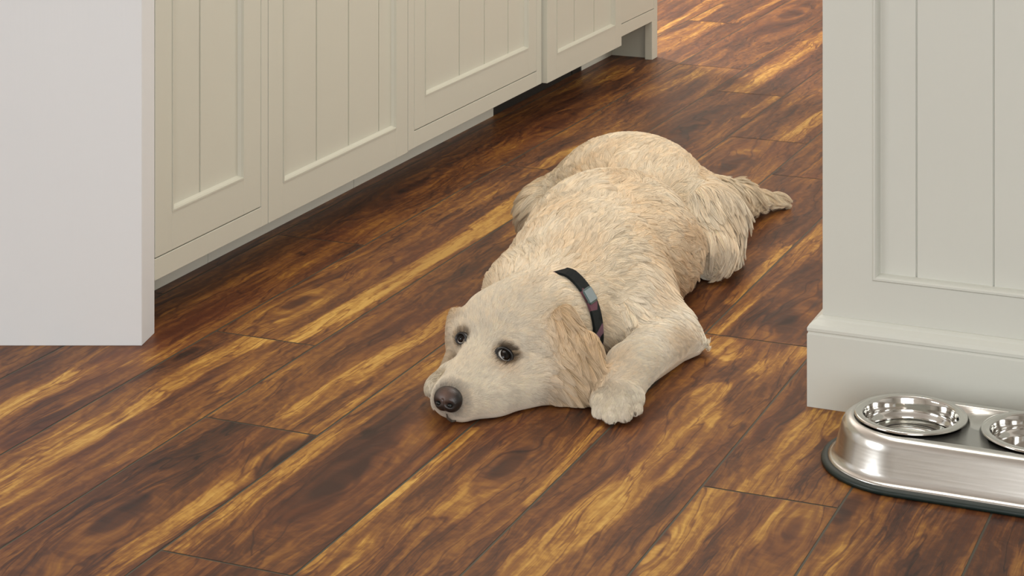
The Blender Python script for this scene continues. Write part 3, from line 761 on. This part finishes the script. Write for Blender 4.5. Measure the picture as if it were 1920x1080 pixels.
def build_collar():
    vs, fs = [], []; n = len(COL); hw = .0125
    pr = [(-hw, .002), (hw, .002), (hw, .0062), (-hw, .0062)]
    for p, d in COL:
        sx = p[0]/p[1]*F + CX; dip = -.010*min(max((1066 - sx)/26, 0), 1)
        for (a, r) in pr: vs.append(p + COL_AX*a + d*(r + .002 + dip))
    for k in range(n):
        for j in range(4): fs.append((k*4 + j, ((k + 1) % n)*4 + j, ((k + 1) % n)*4 + (j + 1) % 4, k*4 + (j + 1) % 4))
    m = NT('collar_webbing'); tc = m.n('ShaderNodeTexCoord')
    vo = m.n('ShaderNodeTexVoronoi', i_Vector=tc.outputs['Object'], i_Scale=38.0)
    nz = m.n('ShaderNodeTexNoise', i_Vector=tc.outputs['Object'], i_Scale=30.0)
    pat = m.ramp(vo.outputs['Color'], [(0, (.008, .010, .010, 1)), (.5, (.012, .016, .016, 1)), (.56, (.12, .03, .05, 1)), (.7, (.16, .09, .12, 1)), (.85, (.10, .008, .008, 1))])
    m.link(m.mix(m.math('GREATER_THAN', nz.outputs[0], .47), (.008, .010, .010, 1), pat), m.b.inputs['Base Color']); m.b.inputs['Roughness'].default_value = .7; m.b.inputs['Specular IOR Level'].default_value = .15
    o = kid(mesh_obj('collar', vs, fs, m.m, smooth=False, bevel=.0006)); o['label'] = 'dark collar with muted pink and red pattern'
    # buckle: side release clip near the top of the near side
    best = min(COL, key=lambda q: abs((q[0][0]/q[0][1]*F + CX) - 1096) + abs(((H - q[0][2])/q[0][1]*F + Y0) - 556) + (0 if q[0][1] < 3.2 else 200))
    p, d = best; tz = np.cross(COL_AX, d); c = p + d*.0065
    vs = []
    for s, hw_, th in ((-1.0, .009, .0015), (-.75, .0125, .0032), (.75, .0125, .0032), (1.0, .009, .0015)):
        for (a, r) in ((-hw_, -th), (hw_, -th), (hw_, th), (-hw_, th)): vs.append(c + tz*s*.0125 + COL_AX*a + d*r)
    fs = [(3, 2, 1, 0), (12, 13, 14, 15)] + [(k*4 + j, k*4 + (j + 1) % 4, (k + 1)*4 + (j + 1) % 4, (k + 1)*4 + j) for k in range(3) for j in range(4)]
    b = kid(mesh_obj('buckle', vs, fs, plain('buckle_teal', (.05, .09, .09, 1), .35), bevel=.0015)); b.parent = o; b.location = (0, 0, 0)
    for q in b.data.vertices: q.co -= dog0 - Vector((0, 0, 0)) if False else Vector((0, 0, 0))
    b['label'] = 'teal grey plastic buckle'
build_collar()

# --- eyes, nose
def ball(name, c, ax, r, mat, parent=None, nu=32, nv=20, shape=None):
    vs, fs = [], []
    for i in range(nv + 1):
        th = math.pi*i/nv
        for j in range(nu):
            ph = 2*math.pi*j/nu; q = np.array([math.sin(th)*math.cos(ph), math.sin(th)*math.sin(ph), math.cos(th)])
            if shape: q = shape(q)
            vs.append(c + sum(ax[k]*q[k]*r[k] for k in range(3)))
    for i in range(nv):
        for j in range(nu): fs.append((i*nu + j, i*nu + (j + 1) % nu, (i + 1)*nu + (j + 1) % nu, (i + 1)*nu + j))
    o = kid(mesh_obj(name, vs, fs, mat, smooth=True)); return o
def face_axes(n):
    s = SD - n*(SD @ n); s /= np.linalg.norm(s); return s, np.cross(n, s), n
def eye(E, n, scale, look):
    s, t, n = face_axes(n)
    if t[2] < 0: t = -t
    # dark rim of skin
    c = E + n*.0008
    vs, fs = [], []; N = 40
    for k in range(N):
        a = 2*math.pi*k/N; lx = math.cos(a); ly = math.sin(a)*(.80 if math.sin(a) > 0 else .66)
        for (q, h) in ((.0165, -.004), (.0150, .0015), (.0118, .0035), (.0100, .0015), (.0095, -.004)):
            vs.append(c + (s*lx + t*ly)*q*scale + n*h)
    for k in range(N):
        for j in range(4): fs.append((k*5 + j, ((k + 1) % N)*5 + j, ((k + 1) % N)*5 + j + 1, k*5 + j + 1))
    rim = kid(mesh_obj('eyelid', vs, fs, plain('eye_rim_black', (.012, .010, .009, 1), .38), smooth=True)); rim['label'] = 'black skin rim of the eye'
    g = NT('eyeball'); tc = g.n('ShaderNodeTexCoord')
    cen = c - n*.0062*scale
    ld = look/np.linalg.norm(look)
    loc = Vector(ld)
    gm = g.n('ShaderNodeVectorMath', operation='DISTANCE'); g.link(tc.outputs['Object'], gm.inputs[0])
    ip = cen + ld*.0112*scale; gm.inputs[1].default_value = tuple(ip); gs = g.math('MULTIPLY', gm.outputs['Value'], 50.0)
    g.link(g.ramp(gs, [(0, (.004, .003, .003, 1)), (.0042*50*scale, (.004, .003, .003, 1)), (.0047*50*scale, (.012, .006, .004, 1)), (.0088*50*scale, (.009, .005, .003, 1)), (.0094*50*scale, (.62, .60, .56, 1))]), g.b.inputs['Base Color'])
    g.b.inputs['Roughness'].default_value = .03; g.b.inputs['Specular IOR Level'].default_value = .22
    o = ball('eye', cen, (s, t, n), (.0112*scale,)*3, g.m); return o
eye(EN, EN_n, 1.0, EN_n*.72 + SD*.50 + UP*.42)
eye(EF, EF_n, .82, EF_n*.9 + SD*.15 + UP*.3)
def nose():
    n = HD*.93 + UP*.25; n /= np.linalg.norm(n); s = SD; t = np.cross(n, s); t = t if t[2] > 0 else -t
    m = NT('nose_leather'); tc = m.n('ShaderNodeTexCoord'); vo = m.n('ShaderNodeTexVoronoi', i_Vector=tc.outputs['Object'], i_Scale=700.0)
    gr = m.n('ShaderNodeVectorMath', operation='DISTANCE'); m.link(tc.outputs['Object'], gr.inputs[0])
    gr.inputs[1].default_value = tuple(NO + t*.009 + n*.01)
    m.link(m.mix(m.math('MULTIPLY_ADD', gr.outputs['Value'], -55.0, 1.05, clamp=True), (.016, .014, .013, 1), (.11, .062, .045, 1)), m.b.inputs['Base Color'])
    m.b.inputs['Roughness'].default_value = .38
    bp = m.n('ShaderNodeBump', i_Height=vo.outputs['Distance'], i_Strength=.25, i_Distance=.0006); m.link(bp.outputs[0], m.b.inputs['Normal'])
    def shp(q):
        x, y, z = q                      # x across, y up, z forward
        wdt = 1.0 + .12*y
        y2 = y if y > 0 else y*(.92 - .25*(1 - abs(x)))
        # nostrils pressed in at the sides, groove in the middle
        dpt = 1.0
        for sx in (-1, 1):
            dd = math.hypot((x - sx*.46)/.24, (y + .22)/.20)
            dpt -= .42*math.exp(-dd*dd)*(z > 0)
        dpt -= .12*math.exp(-(x/.07)**2)*(y < .15)*(z > 0)
        return np.array([x*wdt*dpt**.3, y2, z*dpt])
    o = ball('nose', NO - n*.003, (s, t, n), (.0215, .0200, .0155), m.m, nu=64, nv=48, shape=shp)
    for sx in (-1, 1):
        q = ball('nostril', NO - n*.003 + s*sx*.0095 - t*.0042 + n*.0098, (s, t, n), (.0040, .0028, .0030), M_DARK, nu=16, nv=10); q.parent = o; q.location = (0, 0, 0)
    # mouth line under the nose
    vs, fs = [], []; pl = [(838, 775), (840, 783), (848, 789), (858, 787)]
    hp = []
    for a, b in zip(pl[:-1], pl[1:]):
        for u in (0, .33, .66): hp.append(hit(a[0] + (b[0] - a[0])*u, a[1] + (b[1] - a[1])*u))
    N = 8
    for k, (p, nn) in enumerate(hp):
        tdir = (hp[min(k + 1, len(hp) - 1)][0] - hp[max(k - 1, 0)][0]); tdir /= np.linalg.norm(tdir) + 1e-9; sd_ = np.cross(tdir, nn); r = .0016*(1 - .6*abs(2*k/len(hp) - 1))
        for j in range(N):
            a = 2*math.pi*j/N; vs.append(p + nn*(math.sin(a)*r + .0012) + sd_*math.cos(a)*r*1.4)
    for k in range(len(hp) - 1):
        for j in range(N): fs.append((k*N + j, k*N + (j + 1) % N, (k + 1)*N + (j + 1) % N, (k + 1)*N + j))
    kid(mesh_obj('mouth', vs, fs, plain('lip_grey', (.10, .08, .06, 1), .6), smooth=True))
nose()
# claws of the near paw
for (x, y) in ((1131, 788), (1151, 795), (1172, 792), (1191, 778)):
    p, n_ = hit(x, y - 3)
    ball('claw', p + n_*.0005, face_axes(n_)[0:1] + (face_axes(n_)[1], n_), (.0018, .0035, .0028), plain('claw_horn', (.25, .20, .14, 1), .4), nu=10, nv=8)

# --- fur
def fur(name, N, seed, tip, K=6):
    rng = np.random.RandomState(seed)
    tri_ = DV[DF]; a = tri_[:, 0]; b = tri_[:, 1]; c = tri_[:, 2]; d = tri_[:, 3]
    ar = .5*np.linalg.norm(np.cross(c - a, d - b), axis=1)
    cen = tri_.mean(1); nr = grad(cen)
    _, ln, tg_ = fields(cen)
    wgt = ar*np.clip(.026/ln, .6, 2.6)*np.where((nr[:, 2] < -.35) & (cen[:, 2] < .02), .0, 1)
    fi = rng.choice(len(wgt), N, p=wgt/wgt.sum())
    s, t = rng.rand(2, N)
    R = (a[fi]*((1 - s)*(1 - t))[:, None] + b[fi]*(s*(1 - t))[:, None] + c[fi]*(s*t)[:, None] + d[fi]*((1 - s)*t)[:, None])
    R -= tri(R)[:, None]*grad(R)
    def keep(P):
        k = (np.linalg.norm(P - EN, axis=1) > .0125) & (np.linalg.norm(P - EF, axis=1) > .0105) & (np.linalg.norm(P - NO, axis=1) > .0165)
        dc = np.full(len(P), 9.0)
        for q in CPTS[::2]: dc = np.minimum(dc, np.linalg.norm(P - q, axis=1))
        ql = (P - COL_C) @ COL_AX
        return k & ~((dc < .022) & (np.abs(ql) < .0135) & (P[:, 0]/P[:, 1]*F + CX > 1078))
    R = R[keep(R)]; N = len(R)
    def grow(R, M, jit, r2):
        Fl, L, tg = fields(R); n = grad(R)
        # wavy coat: slow swirls of the combing direction
        nf = np.stack([noise3(R, 26, 5), noise3(R, 26, 6), noise3(R, 26, 7)], 1)
        amp = (.62*np.clip(L/.03, .2, 1.2)*(1 - .75*tg.get('thigh', 0) - .6*tg.get('tail', 0) - .5*tg.get('ear', 0)))[:, None]
        Fl = Fl/np.linalg.norm(Fl, axis=1, keepdims=True) + nf*amp + jit
        L = L*(.8 + .4*r2)*(1 + .25*noise3(R, 40, 9))
        lift = .06 + .10*np.clip(L/.03, 0, 1.6) + .10*tg.get('tail', 0) + .05*tg.get('thigh', 0)
        p = R.copy(); pts = [p.copy()]; st = (L/(K - 1))[:, None]; h = np.zeros(len(R))
        nn = n
        for k in range(1, K):
            f = Fl - nn*np.sum(Fl*nn, axis=1, keepdims=True); f /= np.maximum(np.linalg.norm(f, axis=1, keepdims=True), 1e-6)
            d_ = f + nn*(lift*(1.7 if k == 1 else 1.0))[:, None] + np.array([0, 0, -1])*(.25*(k/K)*np.clip(L/.05, 0, 1))[:, None]
            d_ /= np.linalg.norm(d_, axis=1, keepdims=True)
            p = p + d_*st
            s_ = tri(p); g = grad(p)
            push = np.maximum(.0006 + .0004*k - s_, 0); p = p + g*push[:, None]
            p[:, 2] = np.maximum(p[:, 2], .0015 + .001*r2)
            near = (s_ < .03)[:, None]; nn = np.where(near, g, nn)
            pts.append(p.copy())
        return np.stack(pts, 1), L, tg
    # clumps
    NC = max(N//44, 10); ci = rng.choice(N, NC, replace=False); RC = R[ci]
    C, _, _ = grow(RC, None, rng.randn(NC, 3)*.16, rng.rand(NC))
    kd = KDTree(NC)
    for i, p in enumerate(RC): kd.insert(p, i)
    kd.balance()
    own = np.array([kd.find(p)[1] for p in R]); crnd = rng.rand(NC)
    S, L, tg = grow(R, None, rng.randn(N, 3)*.10, rng.rand(N))
    kk = np.linspace(0, 1, K)
    cl = (.72*np.clip(L/.022, .0, 1))[:, None, None]*(kk**1.3)[None, :, None]
    near = (np.linalg.norm(R - RC[own], axis=1) < .02)[:, None, None]
    S = S + np.where(near, (C[own] - S)*cl, 0)
    S[..., 2] = np.maximum(S[..., 2], .001)
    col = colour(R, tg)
    br = (1 + .11*rng.randn(N) + .26*(crnd[own] - .5))[:, None]
    tn = np.clip(.6*(crnd[own] - .5) + .15*rng.randn(N), 0, .5)*(1 - .6*tg.get('paw', 0) - .4*tg.get('face', 0))
    col = np.clip(L3(col, TAN*np.array([1.05, 1.0, .95]), tn)*br, .004, .92)
    # tips a little paler
    cc = np.repeat(col[:, None, :], K, 1); cc = cc + (np.array([.88, .82, .70]) - cc)*(.22*kk[None, :, None])*(col.mean(1) > .3)[:, None, None]
    rad = tip*(np.clip(L/.03, .35, 1.2))[:, None]*(1 - .75*kk**1.6)[None, :]
    hc = bpy.data.hair_curves.new(name); hc.add_curves([K]*N)
    S = S - npv(dog0)
    hc.attributes['position'].data.foreach_set('vector', S.reshape(-1, 3).astype(np.float32).ravel())
    (hc.attributes.get('radius') or hc.attributes.new('radius', 'FLOAT', 'POINT')).data.foreach_set('value', rad.astype(np.float32).ravel())
    a_ = hc.attributes.new('tint', 'FLOAT_COLOR', 'POINT')
    a_.data.foreach_set('color', np.concatenate([cc, np.ones((N, K, 1))], 2).astype(np.float32).ravel())
    m = NT('fur'); at = m.n('ShaderNodeAttribute', attribute_name='tint'); m.link(at.outputs['Color'], m.b.inputs['Base Color'])
    m.b.inputs['Roughness'].default_value = .55; m.b.inputs['Specular IOR Level'].default_value = .25
    nzz = m.n('ShaderNodeTexNoise', i_Scale=60.0); bpz = m.n('ShaderNodeBump', i_Height=nzz.outputs[0], i_Strength=0.0); 
    hc.materials.append(m.m)
    o = bpy.data.objects.new(name, hc); sc.collection.objects.link(o); o.parent = dog; o['kind'] = 'stuff'; o['label'] = 'wavy cream coat'
    return o
fur('fur', 400000, 4, .00036)
